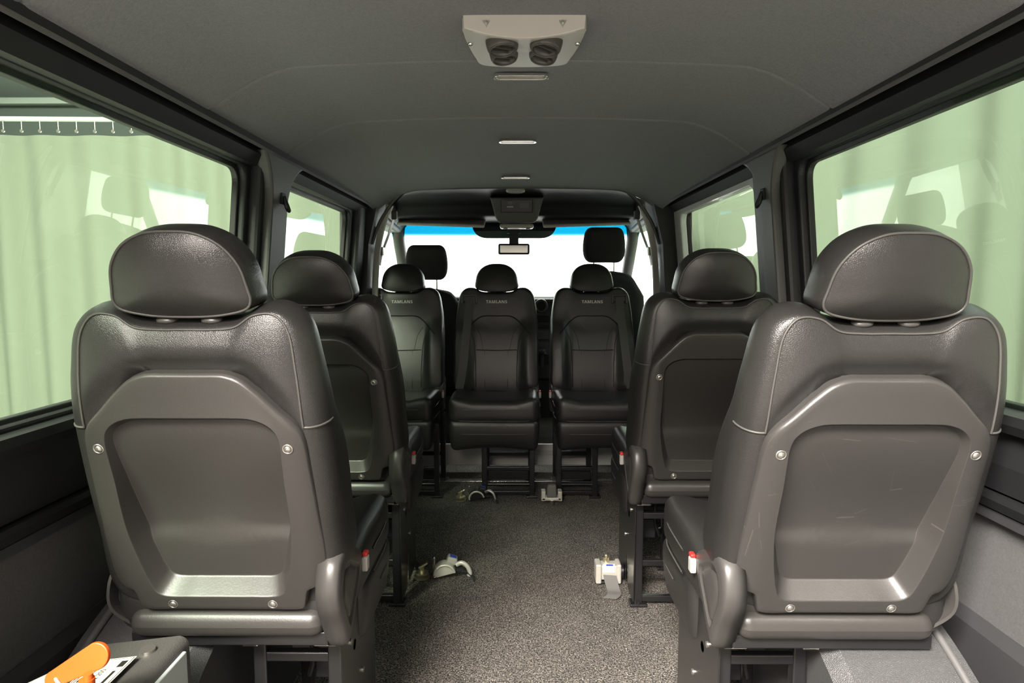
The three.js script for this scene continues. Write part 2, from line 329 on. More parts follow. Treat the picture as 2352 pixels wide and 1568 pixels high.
{
  const d = SIDE[1], t = struct('trim_5', 'light painted metal frame of the right sliding door');
  const sh = rect(2.25, 3.47, d.y0 - .04, d.y1 + .075, .07); sh.holes.push(rrect(new THREE.Path(), 2.30, 3.30, d.y0 + .0, d.y1 - .02, .05));
  part(t, 'door_frame', onWall(1, sh, .012, .02, .006), mPaint);
  part(t, 'frame_groove', onWall(1, rect(2.4, 3.36, d.y1 + .026, d.y1 + .03, .001), .014, -.008), mRubber);
  const seal = rect(2.23, 3.49, d.y0 - .05, d.y1 + .09, .08); seal.holes.push(rrect(new THREE.Path(), 2.255, 3.465, d.y0 - .03, d.y1 + .07, .07));
  part(t, 'door_seal', onWall(1, seal, .02, .01, .004), mRubber);
}

// ---------------------------------------------------------------- passenger seats
const font = await new FontLoader().loadAsync('fonts/droid/droid_sans_bold.typeface.json');
const N = 160;
const wb = (L) => -.012 - .05 * Math.pow(clamp((L - .47) / .25), 1.5);
const B0 = outline([[0, .637], [.05, .637], [.088, .641], [.122, .661], [.158, .662], [.18, .637], [.192, .565], [.198, .46], [.205, .25], [.2, .085], [0, .08]], N);
const B1 = outline([[0, .647], [.05, .647], [.09, .652], [.13, .671], [.172, .670], [.207, .642], [.226, .565], [.237, .46], [.24, .25], [.222, .085], [0, .08]], N);
const B2 = outline([[0, .628], [.05, .628], [.088, .633], [.122, .652], [.155, .651], [.188, .622], [.21, .555], [.222, .46], [.228, .25], [.212, .085], [0, .08]], N);
const C0 = V(0, .38, 0);
const frontW = (x, L) => {
  const bol = sm((Math.abs(x) - .125) / .05) * sm((L - .03) / .08) * sm((.58 - L) / .26), up = sm((L - .40) / .1), belly = Math.sin(clamp((L - .05) / .4) * Math.PI);
  return wb(L) - lerp(.095, .088, up) - .036 * bol - .012 * belly;
};
const S0 = outline([[0, .566], [.035, .566], [.07, .565], [.098, .555], [.125, .533], [.16, .497], [.186, .47], [.198, .446], [.204, .37], [.209, .27], [.213, .18], [.208, .135], [.192, .116], [.174, .108], [.167, .085], [.16, .066], [.08, .063], [0, .063]], 216);
const inside = (x, y) => { let c = false; for (let i = 0, j = S0.length - 1; i < S0.length; j = i++) { const a = S0[i], b = S0[j]; if ((a.y > y) !== (b.y > y) && x < (b.x - a.x) * (y - a.y) / (b.y - a.y) + a.x) c = !c; } return c; };
const puff = (x, y) => { let d = 1; for (const p of S0) d = Math.min(d, Math.hypot(p.x - x, p.y - y)); if (inside(x, y)) return -.004 - .05 * sm((d - .008) / .03); return y < .40 ? -.004 : -.004 + .020 * sm(d / .042); };
function backrestGeo() {
  const rings = [[V(0, C0.y, wb(C0.y) - .054)]];
  for (const k of [.2, .4, .55, .62, .68, .72, .76, .8, .84, .88, .91, .94, .965, .985, 1]) rings.push(B0.map((p) => { const x = p.x * k, y = lerp(C0.y, p.y, k); return V(x, y, wb(y) + puff(x, y) * (1 - Math.pow(k, 7))); }));
  for (const q of [.12, .3, .5, .7, .87, 1]) rings.push(B0.map((p, i) => { const e = Math.sin(q * Math.PI / 2), m = B1[i]; return V(lerp(p.x, m.x, e), lerp(p.y, m.y, e), wb(p.y) - .05 * (1 - Math.cos(q * Math.PI / 2))); }));
  for (const q of [.25, .5, .72, .88, 1]) rings.push(B1.map((p, i) => { const e = 1 - Math.cos(q * Math.PI / 2), m = B2[i]; const x = lerp(p.x, m.x, e), y = lerp(p.y, m.y, e); return V(x, y, lerp(wb(B0[i].y) - .05, frontW(m.x, m.y), Math.sin(q * Math.PI / 2))); }));
  for (const k of [.97, .92, .86, .8, .74, .68, .62, .55, .45, .3, .15]) rings.push(B2.map((p) => { const x = p.x * k, y = lerp(C0.y, p.y, k); return V(x, y, frontW(x, y) - .010 * (1 - Math.pow(k, 8))); }));
  rings.push([V(0, C0.y, frontW(0, C0.y) - .010)]);
  return loft(rings.map((r) => r.length > 1 ? r : r));
}
const gBack = backrestGeo();
// piping only along the open upholstery, from one lower side over the top to the other
const rim = []; for (let i = -56; i <= 56; i++) { const p = B0[(i + N) % N]; rim.push(V(p.x, p.y, wb(p.y) + .001)); }
const gRim = tube(rim, .0021, 160);
const sideSeam = (s) => { const pts = []; const i = s > 0 ? 56 : N - 56; for (let q = 0; q <= 8; q++) { const e = Math.sin(q / 8 * Math.PI / 2), a = B0[i], b = B1[i]; pts.push(V(lerp(a.x, b.x, e), lerp(a.y, b.y, e) - .004 * q / 8, wb(a.y) - .05 * (1 - Math.cos(q / 8 * Math.PI / 2)))); } return tube(pts, .0022, 16); };
const gSeams = [sideSeam(1), sideSeam(-1)];
const onFront = (pts, r = .0017) => tube(pts.map(([x, L]) => V(x, L, frontW(x, L) - .0105)), r, 60);
const gFrontSeams = merge([
  onFront([[-.19, .40], [-.16, .435], [-.12, .48], [-.085, .503], [0, .506], [.085, .503], [.12, .48], [.16, .435], [.19, .40]], .0036),
  onFront([[-.115, .31], [0, .307], [.115, .31]], .0028), onFront([[-.115, .10], [-.118, .25], [-.13, .37], [-.16, .43]], .002), onFront([[.115, .10], [.118, .25], [.13, .37], [.16, .43]], .002),
  onFront([[-.065, .09], [-.066, .305]], .0012), onFront([[.065, .09], [.066, .305]], .0012), onFront([[-.075, .31], [-.095, .40], [-.12, .44]], .0012), onFront([[.075, .31], [.095, .40], [.12, .44]], .0012),
]);
// headrest
const H0 = outline([[0, .808], [.045, .804], [.083, .784], [.108, .750], [.117, .709], [.1195, .686], [.112, .673], [.07, .661], [0, .657]], N);
const HC = V(0, .722, 0), hw = (y) => -.05 + .05 * (y - .66);
function headGeo() {
  const sc = (p, k) => V(p.x * k, HC.y + (p.y - HC.y) * k, 0), rings = [[V(0, HC.y, hw(HC.y) + .022)]];
  for (const k of [.2, .4, .6, .78, .9, .97, 1]) rings.push(H0.map((p) => { const v = sc(p, k); v.z = hw(v.y) + .022 * (1 - k * k * k); return v; }));
  for (const q of [.12, .3, .5, .75, 1]) rings.push(H0.map((p) => { const v = sc(p, 1 + .06 * Math.sin(q * Math.PI / 2)); v.z = hw(p.y) - .038 * (1 - Math.cos(q * Math.PI / 2)) - .003; return v; }));
  for (const q of [.2, .4, .6, .8, .92, 1]) rings.push(H0.map((p) => { const v = sc(p, lerp(1.06, .86, 1 - Math.cos(q * Math.PI / 2))); v.z = hw(p.y) - .041 - .048 * Math.sin(q * Math.PI / 2); v.y -= .022 * q * clamp((.72 - v.y) / .05); return v; }));
  for (const k of [.7, .5, .25]) rings.push(H0.map((p) => { const v = sc(p, k); v.z = hw(v.y) - .089 - .012 * (1 - k * k); v.y -= .022 * clamp((.72 - v.y) / .05); return v; }));
  rings.push([V(0, HC.y, hw(HC.y) - .101)]);
  return loft(rings);
}
const gHead = headGeo(), gHeadPiping = tube(H0.map((p) => V(p.x, p.y, hw(p.y) + .0005)), .0026, 160, true);
const gSocket = (() => { const g = new THREE.SphereGeometry(1, 20, 12); g.scale(.019, .008, .013); return strip(g); })();
const gHeadPosts = [-1, 1].map((q) => cyl(.006, .09, q * .04, .66, -.08));
// plastic back shell with its recess
const S1 = outline([[0, .478], [.04, .478], [.075, .478], [.105, .476], [.130, .466], [.145, .45], [.150, .43], [.150, .40], [.149, .36], [.148, .31], [.144, .26], [.136, .215], [.127, .175], [.119, .145], [.112, .128], [.10, .120], [.05, .118], [0, .118]], 216);
const SC = V(0, .29, 0), deep = (L) => lerp(.008, .040, sm((.47 - L) / .24)) - .008 * sm((.235 - L) / .03) ;
function shellGeo() {
  const sc = (p, k) => V(p.x * k, SC.y + (p.y - SC.y) * k, 0), rings = [], T = .005, warp = (v) => { v.z -= 1.1 * Math.pow(Math.max(0, Math.abs(v.x) - .165), 2) * 6 + .03 * Math.pow(clamp((v.y - .44) / .13), 2) * .35; return v; };
  rings.push(S0.map((p) => warp(V(p.x, p.y, -.03))));
  for (const [k, w] of [[1, -.004], [.998, -.001], [.990, .0025], [.978, T]]) rings.push(S0.map((p) => { const v = sc(p, k); v.z = w; return warp(v); }));
  const wide = (p) => lerp(.045, .125, sm((.36 - p.y) / .22)), lipK = (p) => 1 + wide(p);
  for (const t of [.25, .5, .75]) rings.push(S0.map((p, i) => { const v = sc(p, .978).lerp(sc(S1[i], lipK(S1[i]) + .012), t); v.z = T; return warp(v); }));
  for (const [q, t] of [[1.08, 0], [1, .015], [.93, .08], [.5, .5], [.1, .9], [.02, .975], [-.06, 1]]) rings.push(S1.map((p) => { const v = sc(p, 1 + wide(p) * q); v.z = T - t * (deep(v.y) + T); return v; }));
  for (const k of [.88, .8, .7, .6, .5, .4, .3, .2, .1]) rings.push(S1.map((p) => { const v = sc(p, k); v.z = -deep(v.y); return v; }));
  rings.push([V(0, SC.y, -deep(SC.y))]);
  return loft(rings.reverse());
}
const gShell = shellGeo();
const scratched = (() => {
  const cv = document.createElement('canvas'); cv.width = cv.height = 1024; const c = cv.getContext('2d'); c.fillStyle = '#fff'; c.fillRect(0, 0, 1024, 1024);
  c.fillStyle = '#fff'; const t = new THREE.CanvasTexture(cv); t.colorSpace = THREE.SRGBColorSpace;
  c.fillStyle = '#8a8a8a'; c.fillRect(0, 0, 1024, 1024); c.strokeStyle = 'rgba(215,210,202,.42)'; c.lineCap = 'round';
  const S = (x, y) => [(x + .3) / .6 * 1024, 1024 - y / .6 * 1024];
  for (const [x, y, dx, dy, w] of [[.02, .452, .05, -.008, 2], [-.06, .45, .03, -.004, 3], [-.09, .42, .03, -.05, 1.5], [.05, .38, .01, -.05, 1.5], [.06, .33, .02, .004, 5], [-.02, .26, .03, .002, 6], [.01, .27, .02, .012, 3], [-.19, .30, .004, -.03, 3], [-.195, .26, -.006, -.06, 2.5], [-.16, .31, .02, 0, 2], [-.18, .34, .012, .004, 3], [.17, .33, .03, .004, 3], [.175, .325, .028, .006, 2.5], [.16, .32, .02, 0, 2], [-.18, .24, .005, -.02, 2], [.0, .20, .03, .01, 1.5], [-.1, .36, .02, -.03, 1.5], [-.18, .41, .02, .02, 1.5]])
    { c.lineWidth = w; c.beginPath(); c.moveTo(...S(x, y)); c.lineTo(...S(x + dx, y + dy)); c.stroke(); }
  for (let k = 0; k < 60; k++) { const [a, b] = S(-.2 + .4 * rnd(), .1 + .42 * rnd()), l = 3 + 14 * rnd(), q = rnd() * 3.14; c.lineWidth = .8 + rnd(); c.strokeStyle = `rgba(215,210,202,${.15 + .3 * rnd()})`; c.beginPath(); c.moveTo(a, b); c.lineTo(a + l * Math.cos(q), b + l * Math.sin(q)); c.stroke(); }
  t.wrapS = t.wrapT = THREE.RepeatWrapping; t.repeat.set(1 / .6, 1 / .6); t.offset.set(.5, 0); return t;
})();
const mShellScratched = M([.125, .119, .113], .38, { bumpMap: grainBump, bumpScale: .00012, map: scratched });
const gScrew = merge([(() => { const g = new THREE.SphereGeometry(.0065, 14, 8, 0, 6.283, 0, 1.4); g.rotateX(Math.PI / 2); g.scale(1, 1, .6); return strip(g); })(), (() => { const g = new THREE.TorusGeometry(.0085, .0018, 6, 20); return strip(g); })()]);
// cushion: pad, skirt
const gPad = rbox(.47, .12, .50, .04, [10, 3, 10], (v) => { const t = (v.z + .25) / .5; v.x *= 1 - .02 * sm((.25 - t) / .25); const top = sm((v.y + .02) / .06); v.y += top * (.018 * sm((Math.abs(v.x) - .11) / .08) - .022 * sm((t - .45) / .5)); });
gPad.translate(0, .475, -.245);
const gSkirt = rbox(.462, .16, .30, .035, [8, 4, 6], (v) => { const d = sm((-v.y + .02) / .1); v.x *= 1 - .035 * d; v.z += (v.z < 0 ? .012 : 0) * d; if (v.y < -.05) v.y += .012 * Math.cos(v.x * 9) - .004; });
gSkirt.translate(0, .36, -.345);
const around = (y, w, d, r, zc) => { const p = []; for (let i = 0; i <= 40; i++) { const a = Math.PI * i / 40, x = -Math.cos(a), z = -Math.sin(a); const e = (q) => Math.sign(q) * Math.pow(Math.abs(q), .35); p.push(V(e(x) * w / 2, y, zc + e(z) * d)); } return p; };
const gPadSeams = merge([tube(around(.492, .474, .253, 0, -.245), .002, 80), tube(around(.435, .474, .252, 0, -.245), .0022, 80), tube(around(.368, .462, .152, 0, -.345), .0022, 80)]);
const gTopSeams = merge([tube([[-.13, .533, -.06], [-.135, .535, -.2], [-.14, .531, -.36], [-.14, .52, -.46]], .0015, 24), tube([[.13, .533, -.06], [.135, .535, -.2], [.14, .531, -.36], [.14, .52, -.46]], .0015, 24), tube([[-.13, .52, -.16], [.13, .52, -.16]], .0013, 8)]);
const gRoll = rbox(.395, .06, .07, .03, [6, 1, 1]); gRoll.translate(0, .446, -.010);
// recliner cover, bulged outwards in +x
function coverGeo() {
  const C = V(0, .505, -.02), pts = [[.60, .005], [.585, .04], [.54, .058], [.50, .052], [.45, .024], [.385, -.015], [.388, -.028], [.45, -.09], [.50, -.135], [.53, -.145], [.56, -.10], [.594, -.035]].map(([y, z]) => V(0, y, z));
  const c = new THREE.CatmullRomCurve3(pts, true, 'centripetal'), o = []; for (let i = 0; i < 72; i++) o.push(c.getPoint(i / 72));
  const at = (k, x) => o.map((p) => V(x, lerp(C.y, p.y, k), lerp(C.z, p.z, k)));
  const rings = [[V(-.03, C.y, C.z)], at(1, -.03), at(1, -.006), at(.99, .002), at(.965, .008), at(.92, .012), at(.82, .0145), at(.66, .0155), at(.63, .0155), at(.59, .011), at(.50, .0105), at(.47, .0145), at(.25, .016), [V(.016, C.y, C.z)]];
  const g = loft(rings); return g;
}
const gCover = coverGeo();
const mirrorX = (g) => { const c = g.clone(); const p = c.attributes.position, n = c.attributes.normal; for (let i = 0; i < p.count; i += 3) { const get = (A, k) => [-A.getX(k), A.getY(k), A.getZ(k)]; const a = [0, 1, 2].map((k) => [get(p, i + k), get(n, i + k)]); [a[0], a[2], a[1]].forEach((v, k) => { p.setXYZ(i + k, ...v[0]); n.setXYZ(i + k, ...v[1]); }); } return c; };
const gCoverL = mirrorX(gCover);
const logoGeo = (() => {
  const g = new TextGeometry('TAMLANS', { font, size: .017, depth: .0012, curveSegments: 3 }); g.computeBoundingBox(); g.scale(1.12, 1, 1); g.center();
  return strip(g);
})();
function makeSeat(name, label, group, o) {   // o: x, z, rec (deg), turn, aisle (+1/-1 local), frame, belt
  const t = thing(name, label, 'seat', [o.x, 0, o.z], group); t.rotation.y = o.turn || 0;
  const s = o.aisle, rec = THREE.MathUtils.degToRad(o.rec);
  const up = (n, g, m, p = t) => { const k = part(p, n, g, m); if (p === t) { k.position.set(0, .42, 0); k.rotation.x = rec; } return k; };
  const back = up('backrest', gBack, mLeather); up('piping', gRim, mPiping, back); for (const g of gSeams) up('seam', g, mPiping, back);
  const shell = up('back_shell', gShell, o.worn ? mShellScratched : mShell);
  for (const [x, y] of [[-.1705, .425], [.1705, .425], [-.099, .078], [.099, .078]]) { const k = part(shell, 'screw', gScrew, mScrew); k.position.set(x, y, .004); }
  const head = up('headrest', gHead, mLeather); up('piping', gHeadPiping, mPiping, head);
  for (const g of gHeadPosts) up('headrest_post', g, mChrome);
  for (const q of [-1, 1]) { const k = part(back, 'post_socket', gSocket, mCover); k.position.set(q * .04, .648, -.062); }
  if (o.logo) {
    up('front_seam', gFrontSeams, mThread, back);
    const lg = part(back, 'lettering', logoGeo, mWhitePlastic, 'pale embroidered TAMLANS lettering'); lg.rotation.y = Math.PI; lg.position.set(0, .586, frontW(0, .586) - .0105); lg.rotation.x = -.16;
    // belt outlet on the shoulder and the strap running down to the buckle side
    const b = o.belt, gx = b * .155, gy = .600, gz = frontW(gx, gy) - .014;
    const guide = part(back, 'belt_guide', merge([box(.088, .012, .014, gx, gy + .022, gz), box(.012, .05, .014, gx - .04, gy, gz), box(.012, .05, .014, gx + .04, gy, gz), box(.07, .03, .006, gx, gy + .004, gz + .006)]), mVentDark);
    const strapPts = [[gx, gy + .01, gz - .006], [gx + b * .004, .52, frontW(gx, .52) - .024], [gx + b * .014, .40, frontW(gx, .40) - .026], [gx + b * .028, .22, frontW(.18, .22) - .022], [gx + b * .05, .09, frontW(.18, .1) - .015]];
    part(back, 'seat_belt', ribbon(strapPts, [1, 0, .0], .046, .002), mBelt);
  }
  const pad = part(t, 'cushion', gPad, mLeather); part(pad, 'seam', gPadSeams, mPiping); part(pad, 'top_seam', gTopSeams, mThread);
  part(t, 'skirt', gSkirt, mLeather);
  part(t, 'lower_roll', gRoll, mShell);
  const cv = part(t, 'recliner_cover', s > 0 ? gCover : gCoverL, mCover); cv.position.set(s * .226, 0, 0);
  const bk = part(t, 'belt_buckle', box(.014, .034, .022, s * .244, .505, -.14), mGrey); part(bk, 'release_button', box(.012, .010, .020, s * .244, .526, -.143), mRed, 'red release button');
  part(t, 'outer_bracket', ribbon([[-s * .228, .56, -.02], [-s * .232, .52, .0], [-s * .228, .475, .002], [-s * .17, .405, -.03]], [0, .4, 1], .03, .006), mCover);
  part(t, 'seat_pan', merge([box(.40, .022, .42, 0, .405, -.235), box(.40, .03, .03, 0, .41, -.012), box(.36, .014, .02, 0, .388, -.04)]), mSteel);
  const [p0, p1, pf] = o.frame, yT = .395;   // post positions and the depth of the front pair
  for (const x of [p0, p1]) for (const z of [-.08, pf]) part(t, 'base_post', merge([box(.028, yT, .028, x, yT / 2, z), box(.06, .012, .05, x, .006, z), cyl(.007, .012, x, .016, z + .018)]), mSteel);
  for (const [y, z] of [[.325, -.08], [.155, -.08], [.025, -.08], [.155, pf], [.025, pf]]) part(t, 'crossbar', box(Math.abs(p1 - p0), .022, .02, (p0 + p1) / 2, y, z), mSteel);
  if (!o.plain) {
    const sh = new THREE.Shape([[.05, .40], [.05, .30], [.06, .02], [.16, .02], [.19, .14], [.22, .02], [.36, .02], [.36, .40]].map(([a, b]) => new THREE.Vector2(a, b)));
    const g = new THREE.ExtrudeGeometry(sh, { depth: .004, bevelEnabled: false }); g.rotateY(Math.PI / 2); g.translate(p0 + s * .018 - .002, 0, 0); g.computeVertexNormals();
    const pl = part(t, 'side_plate', boxUV(g), mSteel);
    for (const [y, z] of [[.33, -.12], [.33, -.24], [.2, -.22]]) part(pl, 'rivet', cyl(.007, .004, p0 + s * .022, y, z, 'x', 12), mScrew);
    part(t, 'under_seat_mechanism', merge([cyl(.012, .14, p0 - s * .05, .30, -.16, 'x'), tube([[p0 - s * .06, .38, -.1], [p0 - s * .07, .28, -.14], [p0 - s * .1, .2, -.2]], .006, 20), box(.05, .07, .012, p0 - s * .06, .23, -.2)]), mBlack);
    part(t, 'slide_clip', merge([box(.05, .012, .03, p0 - s * .005, .385, -.035), box(.035, .014, .03, p1, .385, -.035)]), mChrome);
  } else part(t, 'mechanism_bar', merge([box(Math.abs(p1 - p0) - .03, .05, .03, (p0 + p1) / 2, .10, -.3), cyl(.009, Math.abs(p1 - p0), (p0 + p1) / 2, .06, -.34, 'x')]), mSteel);
  return t;
}
const G1 = 'forward facing seats either side of the aisle', G2 = 'row of three rear facing seats';
const fr = (s) => [s * .19, s * .03, -.36];
makeSeat('passenger_seat', 'nearest black leather seat on the left of the aisle, seen from behind', G1, { x: -.58, z: -1.20, rec: 14, aisle: 1, frame: fr(1) });
makeSeat('passenger_seat', 'nearest black leather seat on the right, scratched plastic back shell', G1, { x: .638, z: -1.195, rec: 16, aisle: -1, frame: fr(-1), worn: 1 });
makeSeat('passenger_seat', 'second black leather seat on the left, partly hidden by the nearest one', G1, { x: -.605, z: -2.02, rec: 17.5, aisle: 1, frame: fr(1) });
makeSeat('passenger_seat', 'second black leather seat on the right, ahead of the scratched one', G1, { x: .62, z: -2.02, rec: 12, aisle: -1, frame: fr(-1) });
makeSeat('passenger_seat', 'left rear facing leather seat with TAMLANS lettering', G2, { x: -.648, z: -3.57, rec: 11, aisle: -1, turn: Math.PI, frame: [-.235, .02, -.37], logo: 1, belt: 1, plain: 1 });
makeSeat('passenger_seat', 'middle rear facing leather seat facing down the aisle', G2, { x: -.108, z: -3.57, rec: 11, aisle: -1, turn: Math.PI, frame: [-.195, .055, -.37], logo: 1, belt: 1, plain: 1 });
makeSeat('passenger_seat', 'right rear facing leather seat with TAMLANS lettering', G2, { x: .438, z: -3.57, rec: 11, aisle: 1, turn: Math.PI, frame: [.21, .02, -.37], logo: 1, belt: -1, plain: 1 });

// ---------------------------------------------------------------- cab
for (const [x, hy, label] of [[-.575, 1.257, 'left cab seat, its black headrest rising behind the left rear facing seat'], [.57, 1.368, 'right cab seat with taller raised black headrest']]) {
  const t = thing(x < 0 ? 'driver_seat' : 'front_passenger_seat', label, 'seat', [x, 0, -4.05], 'front cab seats');
  part(t, 'headrest', rbox(.272, .225, .10, .045, [8, 8, 3], (v) => { v.x *= 1 - .10 * sm((v.y - .0) / .11) - .10 * sm((-v.y - .03) / .09); v.z += -.25 * v.x * v.x; }).translate(0, hy, 0), mCloth);
  for (const q of [-1, 1]) part(t, 'headrest_post', cyl(.006, .2, q * .065, hy - .14, 0), mChrome);
  const bt = hy - .165;
  part(t, 'backrest', rbox(.52, .62, .13, .06, [10, 10, 3], (v) => { const u = sm((v.y - .12) / .2); v.x *= 1 - .28 * u; v.y -= .9 * v.x * v.x * u; v.z += .08 * (v.y / .62); }).translate(0, bt - .31, .0), mCloth);
  part(t, 'piping', tube([[-.2, bt - .1, .07], [-.14, bt - .03, .08], [0, bt - .012, .085], [.14, bt - .03, .08], [.2, bt - .1, .07]], .004, 30), mPiping);
  part(t, 'cushion', rbox(.52, .14, .5, .05).translate(0, .5, -.26), mCloth);
  part(t, 'seat_box', box(.44, .36, .4, 0, .2, -.2), mBlack);
}
{
  const t = thing('seat_box_cover', 'light grey plastic base panel under the cab seats', 'panel', [0, 0, -3.72]);
  part(t, 'panel', box(1.6, .13, .02, 0, .085, 0), M([.58, .57, .55], .5));
  part(t, 'strip', box(.5, .03, .012, .05, .10, .014), M([.5, .5, .49], .4));
}
{ // dashboard with centre stack
  const t = thing('dashboard', 'black dashboard with round air vent and centre stack seen between the seats', 'dashboard', [0, 0, -4.95]);
  part(t, 'dash_top', rbox(1.74, .12, .55, .05, [6, 2, 4]).translate(0, .965, 0), mTrimDark);
  part(t, 'firewall', box(1.86, 1.1, .05, 0, .45, -.3), mBlack);
  part(t, 'dash_body', box(1.7, .5, .3, 0, .70, -.05), mTrimDark);
  part(t, 'centre_stack', rbox(.36, .62, .2, .03).translate(.13, .70, .22), mTrimDark);
  part(t, 'air_vent', (() => { const g = new THREE.TorusGeometry(.042, .010, 8, 28); g.translate(.19, .955, .325); return strip(g); })(), mCover);
  part(t, 'vent_core', cyl(.036, .01, .19, .955, .322, 'z'), mBlackHole);
  for (const [y, h] of [[.86, .045], [.80, .02], [.74, .07], [.64, .1], [.55, .06]]) part(t, 'control_strip', box(.1, h, .012, .2, y, .325), y === .74 || y === .64 ? mCover : mBlackHole);
  part(t, 'gear_knob', merge([cyl(.012, .12, .2, .56, .36), strip(new THREE.SphereGeometry(.028, 16, 12).translate(.2, .62, .36))]), mCover);
}
// cab headliner, windscreen, pillars
{
  const c = struct('trim_6', 'dark cab roof lining above the windscreen');
  const nx = 48, nz = 24, pos = [], idx = [];
  const cabCurve = new THREE.CatmullRomCurve3([[-3.46, 1.655], [-3.7, 1.678], [-3.95, 1.690], [-4.12, 1.680], [-4.2, 1.645], [-4.23, 1.60], [-4.27, 1.575], [-4.5, 1.572], [-4.74, 1.575]].map(([a, b]) => V(a, b, 0)), false, 'centripetal');
  const prof = (t) => { // along the cab roof: z, y
    const P = cabCurve.getPoint(t); return [P.x, P.y];
  };
  for (let j = 0; j <= nz; j++) for (let i = 0; i <= nx; i++) { const a = i / nx * 2 - 1, [z, y] = prof(j / nz), half = lerp(.68, .90, clamp((-3.46 - z) / 1.2)); pos.push(a * half, y - .004 - (.10 * clamp(1 - (-3.5 - z) / .6) + .012) * Math.pow(clamp((Math.abs(a) - .72) / .28), 2), z); }
  for (let j = 0; j < nz; j++) for (let i = 0; i < nx; i++) { const p = j * (nx + 1) + i, q = p + nx + 1; idx.push(p, q, p + 1, q, q + 1, p + 1); }
  const g = new THREE.BufferGeometry(); g.setAttribute('position', new THREE.Float32BufferAttribute(pos, 3)); g.setIndex(idx); g.computeVertexNormals();
  part(c, 'cab_lining', boxUV(g), mTrimDark);
  // bead along the arch between cabin and cab
  part(c, 'arch_bead', tube([[-.80, 1.34, -3.50], [-.755, 1.46, -3.50], [-.70, 1.54, -3.49], [-.655, 1.588, -3.47], [-.60, 1.622, -3.46], [-.53, 1.636, -3.46], [-.3, 1.643, -3.46], [0, 1.646, -3.46], [.3, 1.643, -3.46], [.53, 1.636, -3.46], [.60, 1.622, -3.46], [.655, 1.588, -3.47], [.70, 1.54, -3.49], [.755, 1.46, -3.50], [.80, 1.34, -3.50]], .009, 120), mTrimGrey);
}
for (const s of [-1, 1]) {
  const side = s < 0 ? 'left' : 'right', w = struct(s < 0 ? 'trim_7' : 'trim_8', `${side} front door frame and pillars of the cab`);
  // B pillar between cabin and cab
  part(w, 'pillar', prism([[s * .735, 1.60], [s * .80, 1.34], [s * .83, .9], [s * .84, 0], [s * .98, 0], [s * .97, .9], [s * .95, 1.6], [s * .8, 1.66]], -3.42, -3.62), mTrimDark);
  part(w, 'pillar_edge', ribbon([[s * .695, 1.555, -3.51], [s * .735, 1.47, -3.52], [s * .772, 1.33, -3.53], [s * .79, 1.16, -3.53], [s * .80, .9, -3.53]], [s * .9, .3, -.3], .035, .012), M([.5, .49, .46], .5));
  // door: lower part, window frame, A pillar
  part(w, 'door_panel', box(.08, 1.1, 1.3, s * .95, .35, -4.3), mTrimDark);
  part(w, 'door_top', prism([[s * .80, 1.58], [s * .86, 1.50], [s * .95, 1.50], [s * .95, 1.72], [s * .80, 1.72]], -3.6, -4.75), mTrimGrey);
  part(w, 'door_post', tube([[s * .87, .9, -3.68], [s * .85, 1.2, -3.68], [s * .83, 1.45, -3.72], [s * .84, 1.52, -3.85], [s * .87, 1.52, -4.6]], .028, 40, false, 10), mTrimGrey);
  part(w, 'windscreen_pillar', tube([[s * .86, 1.58, -4.70], [s * .885, 1.5, -4.76], [s * .90, 1.3, -4.98], [s * .91, 1.05, -5.25], [s * .92, .9, -5.4]], .045, 40, false, 10), mTrimGrey);
  const p = struct('window_' + winNo++, `${side} front door window of the cab`);
  const g = new THREE.PlaneGeometry(1.2, .7); g.rotateY(Math.PI / 2); g.translate(s * .93, 1.18, -4.35); part(p, 'pane', strip(g), mGlassSide);
}
{
  const p = struct('window_' + winNo++, 'windscreen with a blue tinted band along its top');
  const tint = tex(64, (x, y) => { const v = y / 63, k = sm((v - .805) / .06); return [lerp(.98, .01, k), lerp(1, .29, k), lerp(.99, .385, k)]; }, true, 1); tint.wrapS = tint.wrapT = THREE.ClampToEdgeWrapping;
  const m = M([1, 1, 1], 0, { transmission: 1, thickness: 0, ior: 1.5, map: tint });
  const pos = [], uv = [], idx = []; for (let j = 0; j <= 8; j++) for (let i = 0; i <= 16; i++) { const a = i / 8 - 1, v = j / 8; pos.push(a * .93, lerp(.88, 1.60, v), lerp(-5.45, -4.66, v) + .05 * a * a); uv.push(i / 16, v); }
  for (let j = 0; j < 8; j++) for (let i = 0; i < 16; i++) { const q = j * 17 + i; idx.push(q, q + 1, q + 17, q + 1, q + 18, q + 17); }
  const g = new THREE.BufferGeometry(); g.setAttribute('position', new THREE.Float32BufferAttribute(pos, 3)); g.setAttribute('uv', new THREE.Float32BufferAttribute(uv, 2)); g.setIndex(idx); g.computeVertexNormals();
  part(p, 'pane', g, m);
  const sh = new THREE.Shape(); sh.moveTo(-.33, .1); sh.lineTo(-.31, .02); sh.quadraticCurveTo(-.28, -.045, -.2, -.045); sh.lineTo(.2, -.045); sh.quadraticCurveTo(.28, -.045, .31, .02); sh.lineTo(.33, .1); sh.closePath();
  const sg = new THREE.ExtrudeGeometry(sh, { depth: .004, bevelEnabled: false }); sg.rotateX(.83 - Math.PI / 2 + .74); sg.translate(-.01, 1.505, -4.755); part(p, 'sensor_field', boxUV(sg), M([.02, .045, .05], .5));
}
for (const s of [-1, 1]) {
  const t = thing('sun_visor', `${s < 0 ? 'left' : 'right'} sun visor folded along the windscreen top`, 'visor', [s * .50 - .012, 1.548, -4.40]);
  t.rotation.z = s * .03;
  part(t, 'panel', rbox(.60, .022, .17, .011, [6, 1, 3]).rotateX(.35), M([.46, .43, .39], .6));
  part(t, 'hinge', merge([cyl(.008, .05, s * .3, .012, -.06, 'x'), box(.03, .03, .03, s * .315, .02, -.06)]), mTrimGrey);
}
